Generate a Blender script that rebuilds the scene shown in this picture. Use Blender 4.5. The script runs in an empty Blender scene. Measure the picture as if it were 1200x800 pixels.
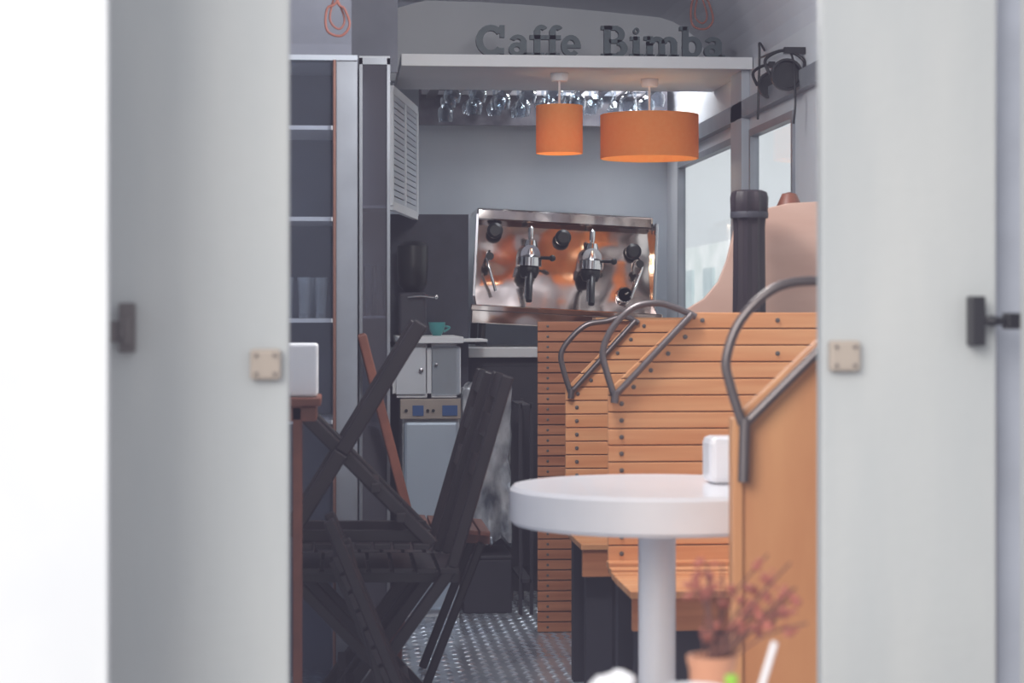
import bpy, bmesh, math, random
from mathutils import Vector, Matrix, noise
random.seed(4)
S=bpy.context.scene
COL=S.collection
S.view_settings.view_transform='Standard'
try:
    S.view_settings.use_curve_mapping=True
    cm=S.view_settings.curve_mapping
    for ch,b in ((0,.028),(1,.026),(2,.037)):
        cm.curves[ch].points[0].location=(0,b)
    cm.update()
except Exception as ex: print(ex)
TH=math.atan(200/2400); CT,ST=math.cos(TH),math.sin(TH); H=1.1
def W(px,py,Y):
    a=(px-600)/2400.; b=(370-py)/2400.
    dx=CT*a+ST; dy=-ST*a+CT
    return Vector((dx/dy*Y,Y,H+b/dy*Y))
def X(px,Y): return W(px,370,Y).x
def Z(py,Y,px=700): return W(px,py,Y).z
# ---------- materials
def lin(c):
    return tuple(((v/255.)/12.92 if v/255.<=.04045 else ((v/255.+.055)/1.055)**2.4) for v in c)+(1,)
def mat(name,c,rough=.5,metal=0,c2=None,scale=(8,8,8),nscale=1,bump=0,spec=.5,trans=0,detail=4,coat=0,bscale=None,bdist=.01):
    m=bpy.data.materials.new(name); m.use_nodes=True
    nt=m.node_tree; b=nt.nodes['Principled BSDF']
    b.inputs['Base Color'].default_value=lin(c)
    b.inputs['Roughness'].default_value=rough; b.inputs['Metallic'].default_value=metal
    b.inputs['Specular IOR Level'].default_value=spec
    b.inputs['Coat Weight'].default_value=coat
    if c2 is None: c2=tuple(max(0,v*.93) for v in c)
    tc=nt.nodes.new('ShaderNodeTexCoord'); mp=nt.nodes.new('ShaderNodeMapping')
    mp.inputs['Scale'].default_value=scale
    nz=nt.nodes.new('ShaderNodeTexNoise'); nz.inputs['Scale'].default_value=nscale; nz.inputs['Detail'].default_value=detail
    nt.links.new(tc.outputs['Object'],mp.inputs[0]); nt.links.new(mp.outputs[0],nz.inputs['Vector'])
    cr=nt.nodes.new('ShaderNodeValToRGB')
    cr.color_ramp.elements[0].position=.35; cr.color_ramp.elements[1].position=.65
    cr.color_ramp.elements[0].color=lin(c); cr.color_ramp.elements[1].color=lin(c2)
    nt.links.new(nz.outputs['Fac'],cr.inputs[0]); nt.links.new(cr.outputs[0],b.inputs['Base Color'])
    if bump:
        bp=nt.nodes.new('ShaderNodeBump'); bp.inputs['Strength'].default_value=bump; bp.inputs['Distance'].default_value=bdist
        src=nz
        if bscale:
            src=nt.nodes.new('ShaderNodeTexNoise'); src.inputs['Scale'].default_value=bscale; src.inputs['Detail'].default_value=0.5; nt.links.new(tc.outputs['Object'],src.inputs['Vector'])
        nt.links.new(src.outputs['Fac'],bp.inputs['Height']); nt.links.new(bp.outputs[0],b.inputs['Normal'])
    return m
def glassmat(name,tint=(225,232,238),fac=.75,sheen_mix=0,sheen_col=(190,196,206)):
    m=bpy.data.materials.new(name); m.use_nodes=True; nt=m.node_tree
    for n in list(nt.nodes): nt.nodes.remove(n)
    o=nt.nodes.new('ShaderNodeOutputMaterial'); t=nt.nodes.new('ShaderNodeBsdfTransparent'); g=nt.nodes.new('ShaderNodeBsdfGlossy')
    t.inputs[0].default_value=lin(tint); g.inputs['Roughness'].default_value=.06
    lw=nt.nodes.new('ShaderNodeLayerWeight'); lw.inputs[0].default_value=fac
    mx=nt.nodes.new('ShaderNodeMixShader')
    nt.links.new(lw.outputs['Facing'],mx.inputs[0]); nt.links.new(t.outputs[0],mx.inputs[1]); nt.links.new(g.outputs[0],mx.inputs[2])
    out=mx.outputs[0]
    if sheen_mix:  # pale diffuse colour stands in for reflections and lifts dark glass
        d=nt.nodes.new('ShaderNodeBsdfDiffuse'); d.inputs[0].default_value=lin(sheen_col); m2=nt.nodes.new('ShaderNodeMixShader'); m2.inputs[0].default_value=sheen_mix
        nt.links.new(out,m2.inputs[1]); nt.links.new(d.outputs[0],m2.inputs[2]); out=m2.outputs[0]
    nt.links.new(out,o.inputs[0])
    return m
M_white=mat('white_paint',(236,236,238),.5,c2=(228,229,233),nscale=1,scale=(3,3,3))
M_door=mat('door_paint',(188,189,189),.55,c2=(176,179,181),scale=(6,6,1.2),bump=.05,bscale=60)
M_wall=mat('interior_paint',(188,193,202),.6,c2=(176,183,193),scale=(2,2,2))
M_wallw=mat('pale_paint',(220,222,227),.6,c2=(208,212,218),scale=(2,2,2))
M_wallb=mat('back_wall_paint',(194,200,207),.6,c2=(180,187,196),scale=(2,2,2))
M_ceil=mat('ceiling_paint',(212,214,221),.6,c2=(200,203,212),scale=(2,2,2))
M_gray=mat('gray_metal',(146,150,158),.4,.3)
M_dgray=mat('dark_gray',(58,57,66),.6)
M_dk=mat('dark_panel',(48,47,58),.5)
M_slat=mat('varnished_slat_wood',(228,168,120),.42,c2=(212,142,94),scale=(1.5,20,26),coat=.12,bump=.05)
M_slatd=mat('slat_wood_dark',(206,138,98),.42,c2=(176,108,72),scale=(1.5,20,30))
M_ply=mat('orange_plywood',(208,150,104),.45,c2=(190,128,86),scale=(5,5,1.2),nscale=1.5,detail=8)
M_plyp=mat('pale_plywood',(210,174,158),.5,c2=(198,160,144),scale=(3,3,10))
M_back=mat('backing_wood',(140,86,60),.7)
M_dark=mat('dark_stained_wood',(18,11,17),.42,c2=(28,20,25),scale=(10,10,10))
M_brown=mat('reddish_brown_wood',(132,78,60),.45,c2=(108,62,48),scale=(10,10,10))
M_steel=mat('brushed_steel',(168,166,170),.3,.9)
M_tube=mat('handle_steel',(120,112,112),.32,.7)
M_chrome=mat('chrome',(222,212,208),.1,1,c2=(186,166,156),scale=(4,4,4),bump=.7,bscale=7,bdist=.011)  # darker warm blotches in the colour imitate broken reflections
M_chrome2=mat('polished_chrome',(215,212,214),.1,1)
M_black=mat('black_plastic',(20,20,24),.4)
M_letter=mat('sign_paint',(76,89,95),.5)
M_table=mat('white_laminate',(240,238,242),.3,c2=(234,233,238),coat=.3)
M_glass=glassmat('clear_glass',fac=.35,sheen_mix=.02)
M_glassb=glassmat('tumbler_glass',(235,240,244),fac=.45,sheen_mix=.2,sheen_col=(225,232,238))
M_wglass=glassmat('window_glass',(250,252,252),.06)
M_cglass=glassmat('cabinet_glass',(215,218,226),.25,sheen_mix=.2,sheen_col=(156,152,160))
M_beige=mat('beige_plastic',(176,162,150),.5)
M_latch=mat('worn_latch_metal',(112,106,104),.45,.6)
M_cord=mat('dark_red_cord',(124,70,58),.6)
M_copper=mat('copper_pipe',(142,104,92),.35,.5)
M_foil=mat('clear_plastic_wrap',(222,226,232),.16,.2,c2=(100,106,116),scale=(9,9,5),nscale=1.6,bump=1,bscale=16,bdist=.02)
M_fr=mat('fridge_enamel',(190,202,214),.3,.25,c2=(176,190,204),scale=(2,2,1))
M_blue=mat('blue_panel',(52,92,150),.4)
M_teal=mat('teal_glaze',(70,150,150),.3)
M_flower=mat('dried_petals',(176,100,84),.7,c2=(140,74,62),scale=(40,40,40))
M_stem=mat('dried_stem',(110,70,60),.7)
M_terr=mat('terracotta',(200,140,108),.7)
M_green=mat('green_plastic',(150,200,60),.5)
M_rubber=mat('dial_face',(235,230,222),.4)
M_plate=mat('tread_plate_metal',(214,222,232),.2,.5,c2=(182,192,206),scale=(5,5,5))
M_umb=mat('parasol_cover',(36,28,36),.5,c2=(48,38,44),scale=(30,30,2))
M_ground=mat('pavement',(150,148,146),.9,c2=(130,128,128),scale=(2,2,2))
M_ext=mat('exterior_render',(252,252,252),.8,c2=(226,232,230),scale=(.9,.9,1.6),nscale=1.6)
def shademat():
    m=bpy.data.materials.new('orange_fabric'); m.use_nodes=True; nt=m.node_tree
    b=nt.nodes['Principled BSDF']; o=nt.nodes['Material Output']
    tc=nt.nodes.new('ShaderNodeTexCoord'); nz=nt.nodes.new('ShaderNodeTexNoise'); nz.inputs['Scale'].default_value=60
    cr=nt.nodes.new('ShaderNodeValToRGB'); cr.color_ramp.elements[0].color=lin((252,166,88)); cr.color_ramp.elements[1].color=lin((255,184,110))
    nt.links.new(tc.outputs['Object'],nz.inputs[0]); nt.links.new(nz.outputs[0],cr.inputs[0]); nt.links.new(cr.outputs[0],b.inputs['Base Color'])
    b.inputs['Roughness'].default_value=.8
    t=nt.nodes.new('ShaderNodeBsdfTranslucent'); nt.links.new(cr.outputs[0],t.inputs[0])
    mx=nt.nodes.new('ShaderNodeMixShader'); mx.inputs[0].default_value=.3
    nt.links.new(b.outputs[0],mx.inputs[1]); nt.links.new(t.outputs[0],mx.inputs[2]); nt.links.new(mx.outputs[0],o.inputs[0])
    return m
M_shade=shademat()
# ---------- mesh builder
class MB:
    def __init__(s): s.bm=bmesh.new()
    def box(s,x0,x1,y0,y1,z0,z1):
        v=[s.bm.verts.new(p) for p in ((x0,y0,z0),(x1,y0,z0),(x1,y1,z0),(x0,y1,z0),(x0,y0,z1),(x1,y0,z1),(x1,y1,z1),(x0,y1,z1))]
        for f in ((3,2,1,0),(4,5,6,7),(0,1,5,4),(1,2,6,5),(2,3,7,6),(3,0,4,7)): s.bm.faces.new([v[i] for i in f])
        return s
    def beam(s,p,q,w,h,up=Vector((0,1,0))):
        p=Vector(p);q=Vector(q);d=(q-p).normalized(); a=up.cross(d)
        if a.length<.01: a=Vector((1,0,0)).cross(d)
        a.normalize(); b=d.cross(a)
        v=[]
        for c in (p,q):
            for (i,j) in ((-1,-1),(1,-1),(1,1),(-1,1)): v.append(s.bm.verts.new(c+a*h/2*i+b*w/2*j))
        for f in ((3,2,1,0),(4,5,6,7),(0,1,5,4),(1,2,6,5),(2,3,7,6),(3,0,4,7)): s.bm.faces.new([v[i] for i in f])
        return s
    def prism(s,poly,y0,y1):
        a=[s.bm.verts.new((x,y0,z)) for x,z in poly]; b=[s.bm.verts.new((x,y1,z)) for x,z in poly]
        n=len(poly); s.bm.faces.new(a); s.bm.faces.new(b[::-1])
        for i in range(n): s.bm.faces.new((a[i],b[i],b[(i+1)%n],a[(i+1)%n]))
        return s
    def prismx(s,poly,x0,x1):
        a=[s.bm.verts.new((x0,y,z)) for y,z in poly]; b=[s.bm.verts.new((x1,y,z)) for y,z in poly]
        n=len(poly); s.bm.faces.new(a); s.bm.faces.new(b[::-1])
        for i in range(n): s.bm.faces.new((a[i],b[i],b[(i+1)%n],a[(i+1)%n]))
        return s
    def lathe(s,prof,c=(0,0,0),n=32,axis='z',sx=1):
        c=Vector(c); rings=[]
        for r,h in prof:
            ring=[]
            for i in range(n):
                t=2*math.pi*i/n; u,v=r*math.cos(t)*sx,r*math.sin(t)
                p={'z':(u,v,h),'y':(u,h,v),'x':(h,u,v)}[axis]
                ring.append(s.bm.verts.new(c+Vector(p)))
            rings.append(ring)
        for a,b in zip(rings,rings[1:]):
            for i in range(n): s.bm.faces.new((a[i],a[(i+1)%n],b[(i+1)%n],b[i]))
        if prof[0][0]>1e-4: s.bm.faces.new(rings[0][::-1])
        if prof[-1][0]>1e-4: s.bm.faces.new(rings[-1])
        return s
    def lathe_open(s,prof,c,n=24):
        c=Vector(c); rings=[]
        for r,h in prof: rings.append([s.bm.verts.new(c+Vector((r*math.cos(2*math.pi*i/n),r*math.sin(2*math.pi*i/n),h))) for i in range(n)])
        for a,b in zip(rings,rings[1:]):
            for i in range(n): s.bm.faces.new((a[i],a[(i+1)%n],b[(i+1)%n],b[i]))
        return s
    def tube(s,pts,r,n=12,closed=False,smooth=6):
        pts=[Vector(p) for p in pts]
        if smooth>1 and len(pts)>2:
            out=[];m=len(pts); rng=range(m if closed else m-1)
            for i in rng:
                g=lambda k: pts[k%m] if closed else pts[max(0,min(m-1,k))]
                p0,p1,p2,p3=g(i-1),g(i),g(i+1),g(i+2)
                for k in range(smooth):
                    t=k/smooth
                    out.append(.5*((2*p1)+(p2-p0)*t+(2*p0-5*p1+4*p2-p3)*t*t+(3*p1-p0-3*p2+p3)*t**3))
            if not closed: out.append(pts[-1])
            pts=out
        m=len(pts); rings=[]; nrm=None
        for i in range(m):
            a=pts[(i-1)%m] if (closed or i>0) else pts[i]; b=pts[(i+1)%m] if (closed or i<m-1) else pts[i]
            d=(b-a).normalized()
            if nrm is None:
                nrm=d.orthogonal().normalized()
            nrm=(nrm-d*nrm.dot(d)).normalized(); bn=d.cross(nrm)
            rings.append([s.bm.verts.new(pts[i]+nrm*r*math.cos(2*math.pi*k/n)+bn*r*math.sin(2*math.pi*k/n)) for k in range(n)])
        for i in range(m if closed else m-1):
            a,b=rings[i],rings[(i+1)%m]
            for k in range(n): s.bm.faces.new((a[k],a[(k+1)%n],b[(k+1)%n],b[k]))
        if not closed: s.bm.faces.new(rings[0][::-1]); s.bm.faces.new(rings[-1])
        return s
    def blob(s,c,r,sub=2,sc=(1,1,1),amp=0,fr=3,boxy=0):
        res=bmesh.ops.create_icosphere(s.bm,subdivisions=sub,radius=r)
        for v in res['verts']:
            p=v.co.copy()
            k=1+amp*noise.fractal(p*fr/r*.3+Vector(c)*3,1,2,4) if amp else 1
            if boxy:
                mx=max(abs(p.x),abs(p.y),abs(p.z)); p=p.lerp(p*(r/mx),boxy)
            v.co=Vector(c)+Vector((p.x*sc[0],p.y*sc[1],p.z*sc[2]))*k
        return s
    def arc(s,cx,cz,rx,rz,a0,a1,w,y0,y1,n=16):
        P=[]; Q=[]
        for i in range(n+1):
            t=math.radians(a0+(a1-a0)*i/n)
            P.append((cx+rx*math.cos(t),cz+rz*math.sin(t))); Q.append((cx+(rx-w)*math.cos(t),cz+(rz-w*.8)*math.sin(t)))
        for i in range(n): s.prism([P[i],P[i+1],Q[i+1],Q[i]],y0,y1)
        return s
    def obj(s,name,m,bevel=0,smooth=False,parent=None,label=None,cat=None,kind=None):
        bm=s.bm
        bmesh.ops.recalc_face_normals(bm,faces=bm.faces)
        xs=[v.co for v in bm.verts]
        c=Vector(((min(v.x for v in xs)+max(v.x for v in xs))/2,(min(v.y for v in xs)+max(v.y for v in xs))/2,min(v.z for v in xs)))
        for v in bm.verts: v.co-=c
        me=bpy.data.meshes.new(name); bm.to_mesh(me); bm.free()
        o=bpy.data.objects.new(name,me); o.location=c; me.materials.append(m); COL.objects.link(o)
        if smooth:
            for p in me.polygons: p.use_smooth=True
            try: me.set_sharp_from_angle(angle=math.radians(40))
            except Exception: pass
        if bevel:
            b=o.modifiers.new('b','BEVEL'); b.width=bevel; b.segments=2; b.limit_method='ANGLE'; b.angle_limit=math.radians(40)
        if parent:
            o.parent=parent; o.matrix_parent_inverse=Matrix.Translation(parent.location).inverted()
        if label: o['label']=label
        if cat: o['category']=cat
        if kind: o['kind']=kind
        return o
def E(name,loc,label,cat,group=None):
    o=bpy.data.objects.new(name,None); o.location=loc; o.empty_display_size=.05; COL.objects.link(o)
    o['label']=label; o['category']=cat
    if group: o['group']=group
    return o
def dup(e,delta,label=None,rotz=0):
    n=e.copy(); n.location=e.location+Vector(delta); n.rotation_euler[2]+=rotz; COL.objects.link(n)
    if label: n['label']=label
    for c in [c for c in e.children]:
        k=c.copy(); k.parent=n; COL.objects.link(k)
        k.matrix_parent_inverse=c.matrix_parent_inverse.copy()
        for g in c.children:
            h=g.copy(); h.parent=k; h.matrix_parent_inverse=g.matrix_parent_inverse.copy(); COL.objects.link(h)
    return n
def st(mb,name,m,**k): return mb.obj(name,m,kind='structure',**k)
def screws(points,parent,r=.006):
    first=None
    for p in points:
        if first is None:
            first=MB().lathe([(.0,-.004),(r*.85,-.003),(r,.001)],p,10,'y').obj('screw',M_latch,parent=parent,smooth=True); p0=Vector(p); l0=first.location.copy()
        else:
            o=first.copy(); o.location=l0+(Vector(p)-p0); COL.objects.link(o)
XR=1.44; XL=-.80; YB=9.0; YF=3.0
# ---------- shell
fl=MB().box(XL-.05,XR+.05,YF,YB+.05,-.05,0)
for j in range(100):
    y=5.3+j*.04
    if y>8.2: break
    for i in range(60):
        x=-.15+i*.04
        if x>1.0: break
        ang=math.radians(45 if (i+j)%2 else -45)
        dx,dy=math.cos(ang)*.02,math.sin(ang)*.02; nx,ny=-math.sin(ang)*.006,math.cos(ang)*.006
        b=fl.bm
        v=[b.verts.new((x-dx,y-dy,.0)),b.verts.new((x+nx,y+ny,0)),b.verts.new((x+dx,y+dy,0)),b.verts.new((x-nx,y-ny,0)),b.verts.new((x,y,.004))]
        for q in range(4): b.faces.new((v[q],v[(q+1)%4],v[4]))
st(fl,'floor',M_plate)
st(MB().box(-8,9,-6,16,-.25,-.2),'ground',M_ground)
def arcp(r,off=0):
    P=[]
    zc=2.0; R=.26
    for i in range(9):
        t=math.pi-i*math.pi/2/8; P.append((XL+R+(R+off)*math.cos(t),zc+(R+off)*math.sin(t)))
    for i in range(1,8):
        u=i/8; P.append((XL+R+(XR-XL-2*R)*u,zc+R+off+.05*math.sin(math.pi*u)))
    for i in range(9):
        t=math.pi/2-i*math.pi/2/8; P.append((XR-R+(R+off)*math.cos(t),zc+(R+off)*math.sin(t)))
    return P
inner=arcp(0); outer=arcp(0,.04)
cb=MB()
for i in range(len(inner)-1): cb.prism([inner[i],inner[i+1],outer[i+1],outer[i]],YF,YB+.05)
st(cb,'ceiling',M_ceil,smooth=True)
st(MB().box(XL-.05,XR+.05,YB,YB+.05,0,2.3),'wall_back',M_wallb)
st(MB().box(XL-.05,XL,YF,YB,0,2.02),'wall_left',M_wall)
wr=MB(); zt,zb=1.755,.95
wr.box(XR,XR+.02,YF,YB,0,zb).box(XR,XR+.02,YF,YB,zt,2.02)
wins=[(3.5,6.0),(6.42,7.12),(7.38,8.66)]
ys=[YF]+[v for w in wins for v in w]+[YB]
for i in range(0,len(ys),2): wr.box(XR,XR+.02,ys[i],ys[i+1],zb,zt)
st(wr,'wall_right',M_wallw)
for i,(a,b) in enumerate(wins):
    f=MB(); t=.025
    f.box(XR-.01,XR+.022,a,a+t,zb,zt).box(XR-.01,XR+.022,b-t,b,zb,zt).box(XR-.01,XR+.022,a+t,b-t,zb,zb+t).box(XR-.01,XR+.022,a+t,b-t,zt-t,zt)
    w=st(f,'window_%d'%(i+1),M_gray)
    MB().box(XR+.01,XR+.014,a+t,b-t,zb+t,zt-t).obj('pane',M_wglass,parent=w)
st(MB().box(XR-.03,XR,5.3,YB,1.80,1.86),'trim_1',M_gray)
st(MB().box(XR-.03,XR-.001,7.15,7.35,0.9,2.0),'trim_2',M_wall)
bp=[(.18,2.0),(.18,2.27)]+[(x,z) for x,z in inner if z>1.99 and x>.18]
st(MB().prism(bp,7.86,7.9),'trim_3',M_wallw)
st(MB().box(.19,.50,8.07,8.075,0,1.50),'recess_shade_board',mat('recess_shade',(66,68,82),.6,c2=(56,58,70)))  # dark board whose colour imitates the shade behind the grinder
st(MB().box(-.85,1.55,YF-.03,YF+.03,2.02,2.5),'wall_front',M_white)
st(MB().box(-.85,X(122,3),3.02,3.07,0,2.02),'wall_front_side',M_white)
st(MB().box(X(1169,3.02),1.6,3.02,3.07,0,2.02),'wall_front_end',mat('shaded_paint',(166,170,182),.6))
dl=st(MB().box(X(90,3),X(339,2.97),2.97,3.005,0.0,2.0),'door_1',M_door,bevel=.004)
xl=X(126,2.74)
d2=st(MB().box(xl-.5,xl,2.74,2.77,-.1,2.0),'door_2',M_white,bevel=.003)
dr=st(MB().box(X(963,2.97),X(1168,2.97),2.97,3.005,0.0,2.0),'door_3',M_door,bevel=.004)
st(MB().box(X(1196,2.9),X(1196,2.9)+.03,2.8,2.9,0,2.0),'door_4',M_door)
def catch(px,py,par):
    a=W(px-18,py+18,2.955); b=W(px+18,py-18,2.955)
    MB().box(a.x,b.x,2.955,2.97,a.z,b.z).obj('catch_plate',M_beige,bevel=.004,parent=par,label='beige catch plate with screws')
    for sx in (.2,.8):
        for sz in (.2,.8):
            MB().lathe([(.0,-.002),(.0025,-.001),(.0025,.003)],(a.x+(b.x-a.x)*sx,2.953,a.z+(b.z-a.z)*sz),12,'y').obj('screw',M_latch,parent=par)
catch(311,427,dl); catch(991,417,dr)
a=W(139,413,2.95); b=W(158,355,2.95)
MB().box(a.x,b.x,2.95,2.97,a.z,b.z).box(a.x+.008,b.x-.004,2.935,2.95,a.z+.01,b.z-.02).box(a.x-.015,a.x,2.95,2.965,a.z+.015,a.z+.045).lathe([(.006,0),(.006,.03)],(a.x+.008,2.945,a.z+.02),12,'z').obj('latch',M_latch,bevel=.002,parent=dl,label='worn grey metal door latch')
a=W(1137,405,2.95); b=W(1153,347,2.95)
MB().box(a.x,b.x,2.94,2.97,a.z,b.z).lathe([(.006,0),(.009,.012),(.006,.02),(.006,.05)],(b.x,2.945,(a.z+b.z)/2),14,'x').box(b.x+.03,b.x+.05,2.93,2.96,(a.z+b.z)/2-.012,(a.z+b.z)/2+.012).obj('latch',M_black,bevel=.002,parent=dr,label='black latch with rod')
# ---------- shelf + sign
ZS=Z(80,7.1); sh=E('overhead_shelf',(.82,7.46,ZS),'white overhead shelf spanning under the ceiling','shelf')
x0=X(470,7.1); x1=XR-.004
MB().box(x0,x1,7.1,7.86,ZS+.02,ZS+.04).obj('board',M_white,parent=sh)
MB().box(x0,x1,7.08,7.1,ZS,ZS+.042).obj('front_edge',M_white,bevel=.002,parent=sh)
MB().box(x0,x1,7.1,7.86,ZS+.005,ZS+.02).obj('underside',M_wallw,parent=sh)
u=.107
zs2=ZS+.041
sg=E('sign_lettering',(.9,7.12,zs2),'grey-green slab serif letters on the overhead shelf','sign')
def letter(ch,x):
    m=MB(); y0,y1=7.105,7.13
    U=lambda v:v*u
    def bx(a,b,c,d): m.box(x+U(a-.03),x+U(b+.03),y0,y1,zs2+U(max(0,c-.018)),zs2+U(d+.018))
    def ar(cx,cz,rx,rz,a0,a1,w): m.arc(x+U(cx),zs2+U(cz),U(rx+.02),U(rz+.005),a0,a1,U(w+.06 if w>.1 else w),y0-.0005,y1+.0005)
    if ch=='C': ar(.5,.5,.47,.5,38,322,.17); bx(.82,.92,.62,.98); bx(.82,.9,.08,.24); w=1.08
    if ch=='a': ar(.27,.22,.25,.22,0,360,.11); bx(.42,.56,0,.5); ar(.3,.46,.26,.23,0,155,.11); bx(.5,.68,0,.09); w=.72
    if ch=='f': bx(.14,.29,0,.82); ar(.35,.8,.21,.22,35,180,.12); bx(0,.46,.57,.67); bx(.03,.42,0,.09); w=.5
    if ch=='e': ar(.32,.35,.3,.35,0,318,.13); bx(.1,.62,.3,.37); w=.7
    if ch=='B':
        bx(.1,.26,0,1); bx(0,.3,0,.09); bx(0,.3,.91,1); bx(.26,.5,.9,1); bx(.26,.52,.47,.56); bx(.26,.52,0,.1)
        ar(.46,.73,.27,.27,-90,90,.14); ar(.5,.28,.32,.28,-90,90,.15); w=.94
    if ch=='i': bx(.12,.27,0,.66); bx(.0,.4,0,.09); bx(.02,.2,.57,.66); ar(.19,.86,.08,.1,0,360,.06); w=.47
    if ch=='m':
        bx(.0,.15,.58,.67)
        for q in (.1,.5,.9): bx(q,q+.14,0,.5); bx(q-.06,q+.2,0,.08)
        bx(.1,.24,.4,.67); ar(.4,.46,.24,.22,0,180,.13); ar(.8,.46,.24,.22,0,180,.13); w=1.18
    if ch=='b': bx(.1,.24,0,1); bx(0,.18,.91,1); ar(.39,.35,.31,.35,0,360,.13); w=.78
    m.obj('letter',M_letter,parent=sg); return x+U(w)
x=X(557,7.12)
for ch in 'Caffe': x=letter(ch,x)
x=X(705,7.12)
for ch in 'Bimba': x=letter(ch,x)
# ---------- pendant lamps
def lamp(px,pyt,pyb,wpx,Y,label):
    xc=X(px,Y); r=wpx/2/2400*Y; zt_=Z(pyt,Y,px); zb_=Z(pyb,Y,px); zc=ZS+.004
    e=E('pendant_lamp',(xc,Y,zc),label,'lamp')
    MB().lathe([(.028,zc-.028),(.032,zc-.02),(.032,zc)],(xc,Y,0),24).obj('ceiling_canopy',M_white,smooth=True,parent=e)
    MB().lathe([(.004,zt_-.03),(.004,zc-.02)],(xc,Y,0),8).obj('cord',M_white,parent=e)
    MB().lathe_open([(r,zb_),(r,zt_),(r-.003,zt_),(r-.003,zb_),(r,zb_)],(xc,Y,0),48).obj('lamp_shade',M_shade,smooth=True,parent=e)
    m=MB(); 
    for t in (0,2.09,4.19): m.beam((xc,Y,zt_-.01),(xc+(r-.003)*math.cos(t),Y+(r-.003)*math.sin(t),zt_-.01),.003,.003,Vector((0,0,1)))
    m.obj('spider_frame',M_steel,parent=e)
    MB().lathe([(.0,zt_-.12),(.02,zt_-.1),(.026,zt_-.08),(.014,zt_-.05),(.012,zt_-.02),(.0,zt_-.018)],(xc,Y,0),20).obj('bulb',M_table,smooth=True,parent=e)
    L=bpy.data.lights.new('bulb_light','POINT'); L.energy=.35*(r/.08)**1.4; L.color=(1,.88,.62); L.shadow_soft_size=.04
    lo=bpy.data.objects.new('bulb_light',L); lo.location=(xc,Y,zb_+.05); COL.objects.link(lo)
    return e
lamp(655.5,124,180,55,7.3,'small orange fabric drum pendant lamp')
lamp(761,135,186,116,7.45,'wide orange fabric drum pendant lamp')
# ---------- glass rack
zr=2.035
rk=E('hanging_glass_rack',(.85,8.2,zr),'steel rail rack for stemware under the shelf','rack')
m=MB()
for i in range(10):
    xx=.36+i*.1; m.box(xx,xx+.04,7.92,8.72,zr-.01,zr)
m.box(.34,1.32,7.92,7.935,zr+.006,zr+.03).box(.34,1.32,8.70,8.72,zr+.006,zr+.03)
for xx in (.4,1.26):
    for yy in (7.93,8.71): m.lathe([(.005,zr),(.005,2.285)],(xx,yy,0),8)
m.obj('rail',M_steel,parent=rk)
st(MB().box(.33,1.40,8.74,8.76,1.915,2.27),'rack_shade_board',mat('rack_shade',(104,102,110),.6,c2=(74,73,82),scale=(12,1,12)))  # added board, its dark colour imitates the dim band behind the glasses
gp=[(.0,zr+.006),(.036,zr+.002),(.036,zr+.0005),(.006,zr-.002),(.004,zr-.055),(.012,zr-.062),(.032,zr-.085),(.034,zr-.11),(.028,zr-.14)]
g0=None
for r_ in range(3):
    for i in range(9):
        if random.random()<.15: continue
        xx=.43+i*.1; yy=8.0+r_*.24+random.uniform(-.06,.06); sc_=random.uniform(.65,.95)
        if g0 is None:
            g0=MB().lathe_open([(a+.0005,b) for a,b in gp],(xx,yy,0),20).obj('wine_glass',M_glass,smooth=True,label='clear stemmed wine glass hanging upside down',cat='glass'); g0['group']='hanging stemware'; o=g0
        else:
            o=g0.copy(); COL.objects.link(o)
        o.scale=(1,1,sc_); o.location=(xx,yy,zr+.006-.146*sc_)
# ---------- back counter + espresso machine
bc=E('back_counter',(.95,8.5,0),'dark back bar counter with white worktop','counter')
MB().box(.50,XR-.004,8.08,YB-.002,.935,.975).obj('worktop',M_white,bevel=.004,parent=bc)
MB().box(.52,XR-.004,8.15,YB-.002,0,.935).obj('body',M_dgray,parent=bc)
for i in range(2): MB().box(.55+i*.44,.96+i*.44,8.13,8.15,.1,.9).obj('door',M_dk,bevel=.004,parent=bc)
em=E('espresso_machine',(1.28,8.45,.976),'chrome two-group espresso machine with drip tray','coffee machine')
mx0,mx1=X(550,8.4),X(764,8.4); q=-.018
MB().box(mx0+.01,mx1-.01,8.5,8.82,1.06+q,1.49+q).obj('body',M_steel,parent=em,bevel=.005)
MB().box(mx0+.005,mx1-.02,8.41,8.84,1.475+q,1.525+q).obj('top_hood',M_chrome,parent=em,bevel=.008)
m=MB(); nx_,nz_=40,18; V=[]
for j in range(nz_+1):
    row=[]
    for i in range(nx_+1):
        x_=mx0+.01+(mx1-mx0-.02)*i/nx_; t=j/nz_; z_=1.12+q+.355*t; y_=8.40+.065*t+.006*noise.noise(Vector((x_*5,z_*7,1.3)))
        row.append(m.bm.verts.new((x_,y_,z_)))
    V.append(row)
for j in range(nz_):
    for i in range(nx_): m.bm.faces.new((V[j][i],V[j][i+1],V[j+1][i+1],V[j+1][i]))
m.obj('front_panel',M_chrome,parent=em,smooth=True)
for xx in (mx0,mx1-.012): MB().prismx([(8.39,1.50+q),(8.84,1.50+q),(8.84,1.06+q),(8.22,1.06+q),(8.22,1.12+q),(8.36,1.16+q)],xx,xx+.012).obj('side_panel',M_chrome2,parent=em,bevel=.002)
MB().box(mx0-.01,mx1+.0,8.20,8.5,1.05+q,1.115+q).box(mx0-.015,mx1+.005,8.19,8.21,1.10+q,1.125+q).obj('drip_tray',M_chrome,parent=em,bevel=.004)
m=MB()
for i in range(24): m.box(mx0+.03+i*.03,mx0+.04+i*.03,8.23,8.39,1.116+q,1.122+q)
m.obj('grille',M_steel,parent=em)
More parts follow.
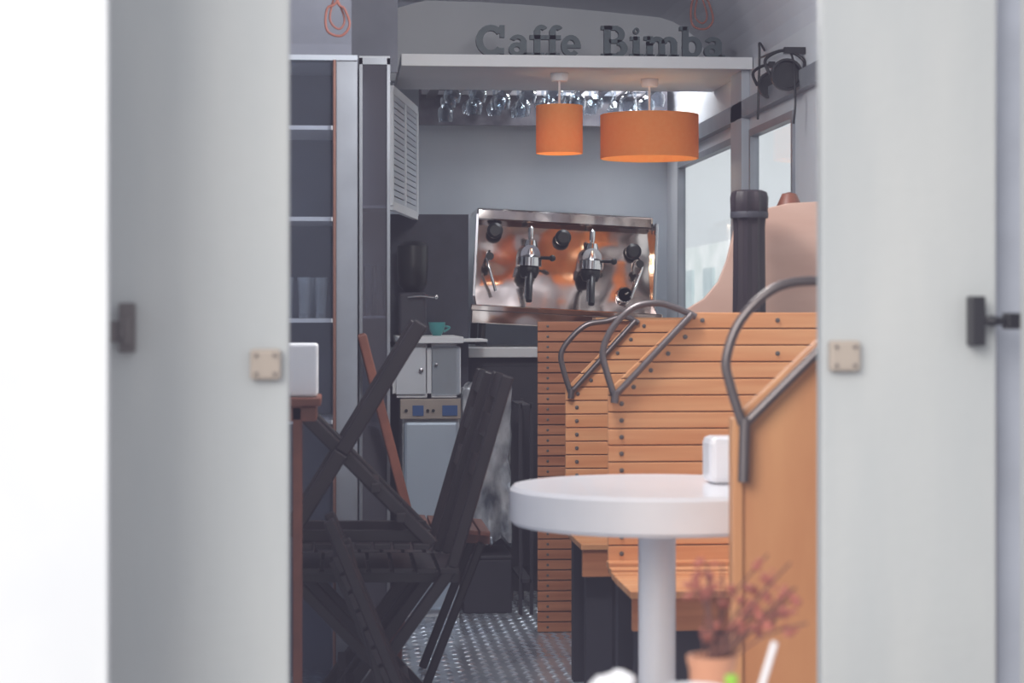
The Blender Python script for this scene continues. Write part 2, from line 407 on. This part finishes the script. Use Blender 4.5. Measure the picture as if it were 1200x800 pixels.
for i,xx in enumerate((mx0+.04,mx1-.06)):
    dz=(-.037 if i==0 else 0.0)
    for yy in (8.26,8.76):
        MB().lathe([(.024,.979+dz),(.024,.99+dz),(.015,1.0+dz),(.015,1.04)],(xx,yy,0),16).obj('foot',M_black,parent=em,smooth=True)
def grp(px):
    xx=X(px,8.35); c=q
    MB().lathe([(.0,1.40+c),(.022,1.40+c),(.03,1.37+c),(.034,1.34+c),(.05,1.33+c),(.05,1.295+c),(.036,1.29+c),(.036,1.27+c),(.0,1.27+c)],(xx,8.33,0),24).lathe([(.0,-.03),(.04,-.03),(.045,0),(.045,.12)],(xx,8.33,1.34+c),24,'y').lathe([(.008,1.40+c),(.012,1.42+c),(.012,1.45+c),(.0,1.46+c)],(xx,8.33,0),12).obj('group_head',M_chrome2,parent=em,smooth=True)
    MB().lathe([(.04,1.29+c),(.042,1.27+c),(.03,1.245+c),(.0,1.24+c)],(xx,8.33,0),24).tube([(xx,8.33,1.265+c),(xx,8.27,1.255+c),(xx-.005,8.22,1.21+c),(xx-.008,8.18,1.15+c)],.013,12).obj('portafilter',M_black,parent=em,smooth=True)
    MB().tube([(xx+.045,8.32,1.33+c),(xx+.085,8.30,1.33+c)],.007).blob((xx+.09,8.30,1.33+c),.014).obj('lever',M_black,parent=em,smooth=True)
    MB().lathe([(.014,1.16+c),(.014,1.25+c)],(xx-.008,8.26,0),14).obj('spout',M_chrome2,parent=em,smooth=True)
grp(615);grp(687)
for px,py in ((573,280),(653,284),(736,296)):
    p=W(px,py,8.42); MB().lathe([(.0,-.03),(.022,-.03),(.033,-.02),(.033,-.005),(.012,0),(.012,.05)],p,24,'y').obj('knob',M_black,parent=em,smooth=True)
p=W(729,347,8.38); MB().lathe([(.0,-.012),(.024,-.012),(.03,-.016),(.032,0),(.032,.06)],p,24,'y').obj('pressure_gauge',M_chrome2,parent=em,smooth=True)
MB().lathe([(.0,-.0175),(.024,-.0175)],p,24,'y').beam(p+Vector((0,-.019,0)),p+Vector((.014,-.019,.012)),.002,.003).obj('dial',M_rubber,parent=em)
for px,s in ((568,-1),(743,1)):
    a=W(px,305,8.36); MB().tube([a+Vector((0,.09,0)),a,a+Vector((.01*s,-.04,-.03)),a+Vector((-.01*s,-.05,-.1)),a+Vector((-.03*s,-.05,-.16))],.006).obj('steam_wand',M_chrome2,parent=em,smooth=True)
    MB().lathe([(.0,-.03),(.016,-.03),(.016,0)],a+Vector((0,-.02,-.02)),16,'y').obj('valve',M_black,parent=em,smooth=True)
em.rotation_euler[1]=math.radians(3.0)
cx_=X(512,7.7)
MB().lathe([(.0,.0),(.016,.0),(.028,.02),(.032,.05),(.029,.05),(.025,.022),(.0,.006)],(cx_,7.7,1.026),24).tube([(cx_+.028,7.7,1.062),(cx_+.048,7.7,1.056),(cx_+.026,7.7,1.04)],.004).obj('coffee_cup',M_teal,smooth=True,label='small teal and white coffee cup on the side counter',cat='cup')
# ---------- left counter block
MB().box(X(466,7.4),X(543,7.4),7.38,8.06,1.001,1.025).box(X(540,7.4),X(575,7.6),7.75,8.06,1.001,1.012).obj('worktop',M_white,bevel=.003,label='white worktop over the small cabinets and fridge',cat='counter')
cz0,cz1=Z(465,7.44),1.0
cab=E('cabinet',(.25,7.7,cz0),'white counter cabinet with one glass door','cabinet')
a,b,c=X(460,7.44),X(503,7.44),X(540,7.44)
m=MB().box(a,c,7.98,8.0,cz0,cz1).box(a,a+.015,7.44,8,cz0,cz1).box(b-.008,b+.008,7.44,8,cz0,cz1).box(c-.015,c,7.44,8,cz0,cz1).box(a,c,7.44,8,cz0,cz0+.015).box(a,c,7.44,8,cz1-.015,cz1)
m.obj('body',M_white,parent=cab)
MB().box(a+.012,b-.012,7.425,7.437,cz0+.012,cz1-.012).obj('door',M_wallw,parent=cab,bevel=.003)
MB().lathe([(.0,-.02),(.008,-.018),(.006,0)],(b-.03,7.425,cz0+.1),12,'y').obj('knob',M_steel,parent=cab,smooth=True)
MB().box(b+.01,c-.004,7.43,7.434,cz0+.01,cz1-.01).obj('glass_door',glassmat('clear_pane',(240,244,248),.1,sheen_mix=.35,sheen_col=(215,220,226)),parent=cab)
MB().lathe([(.0,-.018),(.006,-.016),(.005,0)],(b+.025,7.43,cz0+.12),12,'y').obj('knob',M_steel,parent=cab,smooth=True)
tg=None
for i in range(6):
    xx=b+.022+(i%3)*.032; yy=7.50+(i//3)*.06
    if tg is None:
        tg=MB().lathe([(.0,0),(.011,0),(.013,.11),(.0115,.11),(.009,.008),(.0,.008)],(xx,yy,cz0+.016),16).obj('drinking_glass',M_glassb,smooth=True,label='tall narrow clear drinking glass in the cabinet',cat='glass'); tg['group']='glasses in the counter cabinet'; t0=(xx,yy)
    else:
        o=tg.copy(); o.location=tg.location+Vector((xx-t0[0],yy-t0[1],0)); COL.objects.link(o)
fr=E('fridge',(.33,7.7,0),'small pale blue-grey under-counter fridge with blue control panel','fridge')
a=X(472,7.44); c=X(539,7.44)
MB().box(a,c,7.47,8.02,.0,cz0-.002).obj('body',M_white,parent=fr,bevel=.006)
MB().box(a+.004,c-.004,7.44,7.468,.03,Z(493,7.44)).obj('door',M_fr,parent=fr,bevel=.012)
MB().box(a-.01,c+.003,7.43,7.468,Z(490,7.44),cz0-.004).obj('control_panel',M_beige,parent=fr,bevel=.004)
for qq in ((a+.035,a+.075),(c-.065,c-.01)): MB().box(qq[0],qq[1],7.424,7.43,Z(486,7.44),Z(474,7.44)).obj('display',M_blue,parent=fr)
for qq in (a+.012,a+.09,a+.11): MB().lathe([(.0,-.01),(.006,-.01),(.006,0)],(qq,7.43,Z(480,7.44)),10,'y').obj('button',M_black,parent=fr)
gx_=X(484,7.85); gr=E('coffee_grinder',(gx_,7.9,1.026),'dark coffee grinder with steel spout','coffee grinder')
MB().box(gx_-.055,gx_+.05,7.82,8.0,1.026,1.19).obj('base',M_dgray,parent=gr,bevel=.01)
MB().lathe([(.03,1.19),(.055,1.22),(.06,1.30),(.06,1.37),(.04,1.385),(.0,1.39)],(gx_,7.91,0),24).obj('hopper',M_black,parent=gr,smooth=True)
MB().tube([(gx_-.02,7.82,1.17),(gx_+.03,7.79,1.175),(gx_+.08,7.78,1.172)],.005).blob((gx_+.085,7.78,1.172),.009).obj('lever',M_chrome2,parent=gr,smooth=True)
bx0,bx1=X(543,7.55),X(600,7.55)
MB().box(bx0,bx1,7.55,7.9,.0,.2).box(bx0-.002,bx1+.002,7.545,7.905,.2,.215).obj('storage_crate',M_dgray,bevel=.006,label='dark plastic storage crate with lid on the floor',cat='crate')
bb=MB().blob(((bx0+bx1)/2+.002,7.72,.5),.1,5,(.9,1.3,2.85),.16,6,.95).obj('plastic_wrapped_bundle',M_foil,smooth=True,label='upright bundle wrapped in crumpled clear plastic',cat='bundle'); bb.location.z=.217
m=MB(); ra,rb=X(610,7.5),X(623,7.5)
for xx in (ra,rb):
    for yy in (7.5,7.9): m.box(xx-.006,xx+.006,yy,yy+.016,0,.78)
for zz in (.12,.45,.76): m.box(ra,rb,7.5,7.9,zz,zz+.012)
m.obj('metal_rack',M_dgray,label='narrow dark metal rack beside the counter',cat='rack')
sx=E('louvered_shutter',(.2,7.3,1.48),'pale narrow louvered shutter leaf standing open','shutter')
p0=Vector((X(458,7.25),7.25,0)); p1=Vector((X(487,8.0),8.0,0)); z0_,z1_=1.49,1.90
UPZ=Vector((0,0,1)); dd=(p1-p0).normalized()
def at(t,z): v=p0.lerp(p1,t); return Vector((v.x,v.y,z))
m=MB()
m.beam(at(0,z0_),at(0,z1_),.03,.02,dd).beam(at(1,z0_),at(1,z1_),.03,.02,dd).beam(at(.5,z0_),at(.5,z1_),.02,.02,dd)
m.beam(at(0,z0_),at(1,z0_),.03,.02,UPZ).beam(at(0,z1_),at(1,z1_),.03,.02,UPZ)
m.obj('frame',M_wallw,parent=sx)
m=MB()
for i in range(17): m.beam(at(.02,z0_+.025+i*.0225),at(.98,z0_+.025+i*.0225),.018,.012,UPZ)
m.obj('louvers',M_wall,parent=sx)
st(MB().box(X(457,7.25)-.04,X(457,7.25)-.005,7.2,YB,0,2.25),'wall_partition',M_wall)
# ---------- display cabinets on left
dc=E('display_cabinet',(-.2,6.2,0),'grey glass-door display cabinet with white shelves','cabinet')
xr=X(419,6.0); xm=X(394,6.0)
MB().box(XL+.01,xr,6.38,6.4,0,1.845).box(xr-.01,xr,6.03,6.38,0,1.845).obj('body',mat('cabinet_dark',(118,124,138),.6),parent=dc)
MB().box(xm,xr,6.0,6.03,0,1.845).obj('post',M_gray,parent=dc,bevel=.002)
MB().box(XL+.01,xr,5.99,6.4,1.845,1.86).obj('top',M_wall,parent=dc)
shelvz=[Z(v,6.02,370) for v in (147,254,373,492)]
for z in shelvz: MB().box(XL+.01,xm,6.02,6.38,z-.012,z).obj('shelf',M_white,parent=dc)
MB().lathe([(.005,.0),(.005,1.845)],(xm-.005,5.985,0),10).obj('copper_strip',M_copper,parent=dc)
MB().box(XL+.012,xm-.014,6.0,6.005,.05,1.84).obj('glass_door',glassmat('door_glass',(240,242,246),.15,sheen_mix=.09,sheen_col=(140,144,156)),parent=dc)
hg=None
for i in range(5):
    xx=xm-.045-(i%4)*.05-(.025 if i==4 else 0); yy=6.08+(.1 if i==4 else 0)
    if hg is None:
        hg=MB().lathe([(.0,0),(.015,.0),(.021,.12),(.0195,.12),(.013,.015),(.0,.015)],(xx,yy,shelvz[2]+.001),20).obj('drinking_glass',M_glassb,smooth=True,label='tall clear drinking glass on the cabinet shelf',cat='glass'); hg['group']='glasses on the cabinet shelf'; h0=(xx,yy)
    else:
        o=hg.copy(); o.location=hg.location+Vector((xx-h0[0],yy-h0[1],0)); COL.objects.link(o)
vc=E('glass_cabinet',(.1,6.6,0),'tall narrow glass-door cabinet with steel frame','cabinet')
a=X(421,6.5); b=X(457,6.5); zt2=Z(72,6.5)
MB().box(a,b,6.78,6.8,0,zt2).box(a,a+.006,6.5,6.8,0,zt2).box(b-.006,b,6.5,6.8,0,zt2).box(a,b,6.5,6.8,zt2,zt2+.01).obj('body',M_wallw,parent=vc)
MB().box(a,a+.010,6.47,6.5,0,zt2).box(b-.010,b,6.47,6.5,0,zt2).box(a,b,6.47,6.5,zt2-.02,zt2).box(a,b,6.47,6.5,.0,.05).obj('door_frame',M_gray,parent=vc)
MB().box(a+.010,b-.010,6.48,6.484,.05,zt2-.02).obj('door_pane',M_cglass,parent=vc)
for z in (.75,1.1,1.45): MB().box(a+.006,b-.006,6.51,6.78,z-.008,z).obj('shelf',M_white,parent=vc)
for i in range(2):
    o=hg.copy(); o.location=(a+.03+i*.04,6.58,1.101); o.scale=(.8,.8,1.35); COL.objects.link(o); o['label']='tall clear drinking glass behind the glass door'
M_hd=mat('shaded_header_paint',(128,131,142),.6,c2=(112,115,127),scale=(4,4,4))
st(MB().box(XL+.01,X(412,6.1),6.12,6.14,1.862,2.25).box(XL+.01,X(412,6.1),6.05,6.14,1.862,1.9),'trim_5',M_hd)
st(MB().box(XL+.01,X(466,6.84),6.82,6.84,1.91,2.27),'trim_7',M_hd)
def loop(px,Y,top,bot,w,lab):
    xx=X(px,Y); zt_=2.262; zb_=Z(bot,Y,px); zm=Z(top,Y,px)
    m=MB().tube([(xx,Y,zt_+.02),(xx-.004,Y,zm+.03),(xx+w*.6,Y,zm-.02),(xx+w,Y,zb_+.03),(xx+w*.3,Y,zb_),(xx-w*.8,Y,zb_+.015),(xx-w*.8,Y,zm-.02),(xx+.006,Y,zm+.03),(xx+.01,Y,zt_+.02)],.0035)
    m.tube([(xx-.01,Y+.01,zm+.03),(xx+.02,Y+.01,zb_+.05),(xx+.005,Y+.01,zb_+.02),(xx-.02,Y+.01,zb_+.05),(xx-.0,Y+.01,zm+.04)],.003,smooth=6)
    m.obj('looped_rope',M_cord,smooth=True,label=lab,cat='rope')
loop(395,5.6,2,42,.034,'dark red looped rubber rope hanging by the cabinet')
loop(822,6.6,-5,34,.038,'dark red looped rubber rope hanging near the lettering')
def spot(px,py,Y,r,lab):
    p=W(px,py,Y); e=E('wall_spotlight',p,lab,'spotlight')
    MB().lathe([(.0,.09),(r*.6,.08),(r*.8,.04),(r,.0),(r,-.02),(r*.86,-.02),(r*.8,-.005),(.0,-.002)],p,28,'y').obj('housing',M_black,smooth=True,parent=e)
    MB().tube([p+Vector((-r,.0,0)),p+Vector((-r*1.2,.02,r)),p+Vector((0,.03,r*1.6)),p+Vector((r*1.2,.02,r)),p+Vector((r,0,0))],.005).obj('bracket',M_black,smooth=True,parent=e)
    MB().beam(p+Vector((0,.03,r*1.6)),(XR-.001,p.y+.03,p.z+r*1.6),.02,.02,Vector((0,1,0))).obj('wall_arm',M_black,parent=e)
spot(921,88,6.25,.05,'black round spotlight mounted on the window post')
spot(903,100,6.7,.045,'black round spotlight beside the shelf end')
a=W(890,68,6.8); b=W(888,140,6.8)
MB().tube([(XR-.01,6.85,2.0),a+Vector((0,0,.05)),a,b],.004).tube([a,W(925,60,6.3),W(932,110,6.2),W(930,145,6.2)],.0035).obj('black_cable',M_black,smooth=True,label='loose black cable hanging on the window post',cat='cable')
# ---------- slatted partition (far)
SX=.68
pt=E('slatted_bar_front',(1.05,7.1,0),'varnished wood slatted bar front','bar counter')
zc=Z(376,7.1); m=MB(); n=30; ph=zc/n
for i in range(n): m.box(SX,XR-.06,7.085,7.1,i*ph+.002,(i+1)*ph-.002)
m.obj('slats',M_slatd,parent=pt,bevel=.0015)
MB().box(SX+.004,XR-.06,7.1,7.14,0,zc-.005).obj('backing',M_back,parent=pt)
screws([(SX+.035,7.085,(i+.5)*ph) for i in range(n)],pt,.005)
MB().box(SX+.2,XR-.06,7.06,7.16,zc,zc+.012).obj('cap_rail',M_slat,parent=pt)
# ---------- tram benches
def hoop(xl_,zl,xt,zt_,Y,par,zpeak,low=False):
    pl=Vector((xl_+.018,Y,zl)); pr=Vector((xt,Y,zt_)); w=xt-xl_
    R_=.0085
    MB().tube([pl+Vector((-.004,0,-.01)),Vector((xl_-.008,Y,zl+.06)),Vector((xl_-.014,Y,zl+.105)),Vector((xl_+w*.05,Y,zl+(zpeak-zl)*.72)),Vector((xl_+w*.30,Y,zpeak-.012)),Vector((xl_+w*.60,Y,zpeak)),pr+Vector((-.03,0,.008)),pr+Vector((.015,0,-.012))],R_,14).obj('handle',M_tube,parent=par,smooth=True,label='steel hoop grab handle')
    MB().tube([pl+Vector((0,-.004,-.01)),pr+Vector((.005,-.004,-.005))],R_,14,smooth=1).tube([pl+Vector((.0,-.004,0)),pl+Vector((-.003,-.004,-.11 if Y<4 else -.03))],.010,12,smooth=1).obj('handle_brace',M_tube,parent=par,smooth=True)
def bench(Y,pitch,ztop,label,zl,xt,zpeak,mt,depth=.45):
    e=E('tram_bench',(1.05,Y,0),label,'bench')
    e['group']='slatted wooden benches'
    x1=XR-.02; m=MB(); z=.47; n=round((ztop-z)/pitch); ph=(ztop-z)/n; P=[]
    def xe(zz): return SX if zz<=zl else SX+(zz-zl)/(ztop-zl)*(xt-SX)
    for i in range(n):
        a=z+i*ph+.0015; b=z+(i+1)*ph-.0015
        if a<zl<b: poly=[(SX,a),(x1,a),(x1,b),(xe(b),b),(SX,zl)]
        else: poly=[(xe(a),a),(x1,a),(x1,b),(xe(b),b)]
        m.prism(poly,Y,Y+.01)
        P.append((xe(b)+.035,Y,(a+b)/2)); 
        if i%2==0: P.append((x1-.3,Y,(a+b)/2))
    m.obj('backrest_slats',mt,parent=e,bevel=.002); screws(P,e,.0065)
    MB().prism([(SX+.004,z-.03),(x1,z-.03),(x1,ztop-.004),(xt+.004,ztop-.004),(SX+.004,zl)],Y+.01,Y+.03).obj('backrest_frame',M_back,parent=e)
    s=MB(); nn=9
    for i in range(nn):
        y1=Y-i*depth/nn; y0=Y-(i+1)*depth/nn+.004
        zz=.455+(.02*((1-i/3)**2) if i<3 else 0)
        s.box(SX-.005,x1,y0,y1,zz-.018,zz)
    s.obj('seat',mt,parent=e,bevel=.003)
    MB().box(SX+.0,x1,Y-depth+.01,Y-depth+.03,.36,.437).obj('seat_apron',M_slatd,parent=e,bevel=.003)
    MB().box(SX+.015,SX+.09,Y-depth+.045,Y-depth+.1,0,.437).obj('leg',M_dgray,parent=e)
    MB().box(SX+.015,SX+.09,Y-.08,Y-.03,0,.437).obj('leg',M_dgray,parent=e)
    MB().box(SX+.09,x1,Y-depth+.06,Y-depth+.08,0,.437).obj('kick_panel',M_dgray,parent=e)
    hoop(SX,zl,xt,ztop,Y-.008,e,zpeak)
    return e
bench(5.2,.043,1.11,'varnished slatted bench with hoop handle behind the white table',Z(458,5.2),X(808,5.2),Z(355,5.2),M_slat)
bench(6.2,.041,1.09,'varnished slatted bench with hoop handle near the bar front',Z(455,6.2),X(742,6.2),Z(376,6.2),M_slat)
e=E('tram_bench',(1.05,3.53,0),'plywood-backed bench with steel hoop handle beside the doorway','bench')
x1=XR-.02; zl=Z(490,3.53); xt=X(1018,3.53); ztp=Z(342,3.53)
MB().prism([(SX+.004,.12),(x1,.12),(x1,ztp),(xt,ztp),(SX+.004,zl)],3.53,3.55).obj('backrest',M_ply,parent=e,bevel=.003,label='smooth orange plywood back panel')
MB().box(SX-.001,SX+.018,3.522,3.56,.12,zl+.0).obj('edge_post',M_ply,parent=e,bevel=.003)
MB().box(SX,x1,3.56,3.84,.44,.46).obj('seat',M_slat,parent=e)
MB().box(SX+.03,SX+.1,3.6,3.66,0,.44).obj('leg',M_dgray,parent=e)
MB().box(x1-.1,x1,3.6,3.66,0,.44).obj('leg',M_dgray,parent=e)
MB().box(SX,x1,3.53,3.55,0,.12).obj('kick_panel',M_dgray,parent=e)
hoop(SX,zl,xt,ztp,3.51,e,Z(329,3.53))
Yb=5.55
pts=[(805,362),(825,350),(842,330),(852,305),(858,280),(862,262),(872,254),(893,252),(902,243),(925,238),(960,236),(985,238)]
poly=[(W(a,b,Yb).x,W(a,b,Yb).z) for a,b in pts]
poly=[(poly[0][0],0)]+poly+[(XR-.01,poly[-1][1]-.01),(XR-.01,0)]
MB().prism(poly,Yb,Yb+.018).obj('plywood_partition',M_plyp,bevel=.002,label='pale plywood partition board with a curved top edge',cat='board')
Yp=5.42; xp=X(878,Yp); zp=Z(222,Yp); r=.047
pa=E('folded_parasol',(xp,Yp,0),'folded parasol in a dark ribbed cover','parasol')
m=MB(); n=40
rings=[]
prof=[(0,.9),(.5,.95),(1.0,.92),(zp-.10,.86),(zp-.075,.9),(zp-.07,1.0),(zp-.02,1.04),(zp-.005,.96),(zp,.7)]
for z,k in prof:
    rings.append([m.bm.verts.new((xp+r*k*(1+.07*math.cos(10*2*math.pi*i/n))*math.cos(2*math.pi*i/n),Yp+r*k*(1+.07*math.cos(10*2*math.pi*i/n))*math.sin(2*math.pi*i/n),z)) for i in range(n)])
for a,b in zip(rings,rings[1:]):
    for i in range(n): m.bm.faces.new((a[i],a[(i+1)%n],b[(i+1)%n],b[i]))
m.bm.faces.new(rings[0]); m.bm.faces.new(rings[-1])
m.obj('cover',M_umb,parent=pa,smooth=True)
MB().lathe([(.05,zp-.075),(.051,zp-.07),(.051,zp-.062),(.05,zp-.058)],(xp,Yp,0),32).obj('strap',M_dgray,parent=pa,smooth=True)
p=W(915,240,5.75)
MB().lathe([(.035,0),(.04,.3),(.04,p.z-.06),(.036,p.z-.01),(.02,p.z+.025),(.0,p.z+.03)],(p.x,5.64,0),24).obj('wooden_post',M_brown,smooth=True,label='brown rounded wooden post behind the plywood board',cat='post')
# ---------- white round table
tx=X(770,4.2); tb=E('round_table',(tx,4.2,0),'white round pedestal table with thick top','table')
R=.306
MB().lathe([(.0,.672),(R-.008,.672),(R,.68),(R,.742),(R-.008,.75),(.0,.75)],(tx,4.2,0),72).obj('table_top',M_table,smooth=True,parent=tb)
MB().lathe([(.039,.02),(.039,.64),(.06,.66),(.06,.672)],(tx,4.2,0),32).obj('pedestal',M_table,smooth=True,parent=tb)
MB().lathe([(.2,0),(.2,.012),(.05,.022),(.039,.03)],(tx,4.2,0),48).obj('base',M_table,smooth=True,parent=tb)
a=X(827,4.25)
MB().box(a,a+.13,4.2,4.3,.7505,.848).obj('napkin_box',M_table,bevel=.014,label='white rounded napkin box on the round table',cat='box')
# ---------- folding chairs
def chair(label,mt,Yn,Yf,longp,shortp,seat,backs,grp='folding wooden chairs',th=.045,bars=(),sth=.022,mt2=None):
    C=lambda p:W(p[0],p[1],Yn)
    L=[C(p) for p in longp]; Sh=[C(p) for p in shortp]; s=[C(p) for p in seat]
    e=E('folding_chair',((s[0].x+s[1].x)/2,(Yn+Yf)/2,min(v.z for v in L+Sh)),label,'chair',grp)
    for yy in (Yn,Yf):
        m=MB()
        for p,q in zip(L,L[1:]): m.beam((p.x,yy,p.z),(q.x,yy,q.z),.024,th)
        m.obj('back_leg',mt,parent=e,bevel=.005)
        yi=yy+(.026 if yy==Yn else -.026)
        m=MB()
        for p,q in zip(Sh,Sh[1:]): m.beam((p.x,yi,p.z),(q.x,yi,q.z),.024,th*.9)
        m.obj('front_leg',mt2 or mt,parent=e,bevel=.005)
    m=MB(); n=7; d=(s[1]-s[0]); 
    for i in range(n):
        p=s[0]+d*((i+.08)/n); q=s[0]+d*((i+.92)/n)
        m.beam((p.x,(Yn+Yf)/2,p.z),(q.x,(Yn+Yf)/2,q.z),(Yf-Yn)+.03,.014)
    for yy in (Yn+.05,Yf-.05): m.beam((s[0].x,yy,s[0].z-sth),(s[1].x,yy,s[1].z-sth),.02,.03)
    m.obj('seat',mt,parent=e,bevel=.002)
    for t0,t1 in backs:
        a=L[0].lerp(L[1],t0); b=L[0].lerp(L[1],t1)
        MB().beam((a.x,(Yn+Yf)/2,a.z),(b.x,(Yn+Yf)/2,b.z),(Yf-Yn),.014).obj('back_slat',mt,parent=e,bevel=.003)
    for a,b in bars:
        a=C(a); MB().beam((a.x,Yn,a.z),(a.x,Yf,a.z),.025,.025,Vector((0,0,1))).obj('crossbar',mt,parent=e,bevel=.003)
    return e
c1=chair('dark-stained folding chair with slatted seat and reclined back',M_dark,5.28,5.6,[(595,440),(530,665),(385,866)],[(352,690),(520,866)],[(350,668),(540,668)],[(.0,.13),(.22,.34),(.44,.55)],bars=(((410,820),0),((490,835),0)),th=.032)
c1b=dup(c1,(-.02,.365,0),'dark-stained folding chair tucked behind another chair')
c2=chair('dark-stained folding chair stacked upside down on a seat',M_dark,5.24,5.58,[(494,378),(400,530),(340,628)],[(300,430),(508,640)],[(345,640),(505,640)],[(.02,.12)],bars=(((350,482),0),((440,572),0),((470,607),0)),sth=-.022,th=.038)
c4=chair('dark-stained folding chair folded up and leaning against the others',M_dark,5.0,5.2,[(385,610),(505,897)],[(405,640),(470,897)],[(392,650),(455,800)],[(.02,.12),(.2,.3)],th=.028,sth=.018)
c3=chair('reddish-brown folding chair with pale wood tones',M_brown,6.05,6.4,[(424,392),(480,608),(462,804)],[(565,637),(500,804)],[(477,618),(575,625)],[(.02,.1)],th=.028,mt2=M_dark)
Yt=4.7
stn=E('side_stand',(X(350,Yt),Yt,0),'reddish-brown wooden side stand near the chairs','stand')
zz=Z(466,Yt,360); a=X(376,Yt)
MB().box(a-.3,a,Yt,Yt+.25,zz-.02,zz).box(a-.29,a-.01,Yt+.02,Yt+.23,zz-.055,zz-.02).obj('top',M_brown,parent=stn,bevel=.004)
for xx in (a-.29,X(343,Yt)):
    for yy in (Yt+.02,Yt+.21): MB().box(xx,xx+.018,yy,yy+.018,0,zz-.02).obj('leg',M_brown,parent=stn)
MB().box(a-.25,X(372,Yt),Yt+.03,Yt+.2,zz+.001,Z(403,Yt,360)).obj('paper_box',M_white,bevel=.006,label='white cardboard box on the wooden side stand',cat='box')
# ---------- outdoor table with plant
Yo=2.35; ox=X(810,Yo)
ot=E('outdoor_table',(ox,Yo,-.2),'small white outdoor table before the doorway','table')
MB().lathe([(.0,.575),(.3,.575),(.3,.6),(.0,.6)],(ox,Yo,0),48).obj('table_top',M_table,parent=ot)
MB().lathe([(.15,-.2),(.15,-.185),(.03,-.17),(.03,.575)],(ox,Yo,0),32).obj('pedestal',M_steel,parent=ot,smooth=True)
px_=X(866,Yo)
pp=E('potted_dried_plant',(px_,Yo,.601),'dried reddish-brown flowers in a small terracotta pot','potted plant')
MB().lathe([(.0,.601),(.022,.601),(.026,.69),(.029,.70),(.029,.706),(.024,.706),(.022,.69),(.0,.69)],(px_-.032,Yo,0),28).obj('pot',M_terr,smooth=True,parent=pp)
ms=MB(); mf=MB()
for i in range(24):
    tx_=px_+random.uniform(-.058,.07); ty=Yo+random.uniform(-.07,.05); tz=.725+random.uniform(0,.095)
    base=Vector((px_-.032+random.uniform(-.012,.012),Yo+random.uniform(-.012,.012),.69)); tip=Vector((tx_,ty,tz))
    mid=base.lerp(tip,.5)+Vector((random.uniform(-.01,.01),0,.01))
    ms.tube([base,mid,tip],.0013,5,smooth=3)
    for k in range(random.randint(4,7)):
        c=tip.lerp(mid,random.uniform(0,.6))+Vector((random.uniform(-.014,.014),random.uniform(-.012,.012),random.uniform(-.01,.01)))
        mf.blob(c,random.uniform(.003,.007),1,(1,1,random.uniform(.5,1)))
ms.obj('stems',M_stem,parent=pp); f=mf.obj('dried_petals',M_flower,parent=pp); f['kind']='stuff'
fw=MB()
for i in range(40):
    h=random.uniform(0,1); s_=1-.45*h
    fw.blob((X(718,Yo)+random.uniform(-.028,.028)*s_,Yo+random.uniform(-.024,.024)*s_,.612+h*.07),.013,2,(1,1,.8),.2)
fw.obj('crumpled_napkin',M_table,smooth=True,label='crumpled white paper napkin on the outdoor table',cat='napkin').location.z=.601
MB().lathe([(.0,.601),(.006,.601),(.006,.70),(.007,.70),(.007,.709),(.0,.711)],(X(857,2.2),2.2,0),20).obj('green_lighter',M_green,smooth=True,label='small yellow-green lighter standing by the plant pot',cat='lighter')
b=W(908,752,2.2)
MB().tube([Vector((X(862,2.2),2.2,.603)),b],.0035,8,smooth=1).obj('drinking_straw',M_table,label='white straw leaning beside the plant',cat='straw')
MB().lathe([(.0,.601),(.02,.601),(.033,.64),(.036,.705),(.034,.705),(.03,.64),(.0,.61)],(X(812,2.15),2.15,0),24).obj('white_cup',M_table,smooth=True,label='white rounded cup on the outdoor table',cat='cup')
bd=st(MB().box(4.6,4.8,4,34,-.2,2.0),'wall_exterior_building',M_ext)
M_exw=mat('exterior_window',(176,194,198),.3,c2=(206,216,218),scale=(3,3,3))
for i in range(12):
    y=16+i*1.5
    MB().box(4.57,4.6,y,y+.7,.6,1.7).obj('exterior_window_pane',M_exw,parent=bd)
# ---------- lights
w=bpy.data.worlds.new('w'); S.world=w; w.use_nodes=True
bg=w.node_tree.nodes['Background']; bg.inputs[0].default_value=(.93,.96,1,1); bg.inputs[1].default_value=1.0
L=bpy.data.lights.new('sun','SUN'); L.energy=2.3; L.angle=math.radians(34); L.color=(1,.96,.9)
so=bpy.data.objects.new('sun',L); so.rotation_euler=Vector((.5,.75,-.42)).to_track_quat('-Z','Y').to_euler(); COL.objects.link(so)
def area(name,loc,rot,sx_,sy_,e,c=(1,1,1)):
    L=bpy.data.lights.new(name,'AREA'); L.shape='RECTANGLE'; L.size=sx_; L.size_y=sy_; L.energy=e; L.color=c
    o=bpy.data.objects.new(name,L); o.location=loc; o.rotation_euler=rot; COL.objects.link(o)
def pl(loc,e,r,c):
    L=bpy.data.lights.new('interior_fill','POINT'); L.energy=e; L.shadow_soft_size=r; L.color=c
    o=bpy.data.objects.new('interior_fill',L); o.location=loc; COL.objects.link(o)
pl((.45,4.9,2.02),47,.15,(1,.985,.97))  # unseen fill light added to brighten the interior
area('back_fill',(1.1,8.4,2.2),(0,0,0),.45,.5,12,(.97,.985,1))  # unseen fill light added to brighten the back bar area
# ---------- camera
cam=bpy.data.cameras.new('camera'); co=bpy.data.objects.new('camera',cam); COL.objects.link(co)
co.location=(0,0,H); co.rotation_euler=(math.pi/2,0,-TH); cam.sensor_width=36; cam.lens=72; cam.shift_y=-.025
cam.dof.use_dof=True; cam.dof.focus_distance=7.4; cam.dof.aperture_fstop=5
S.camera=co
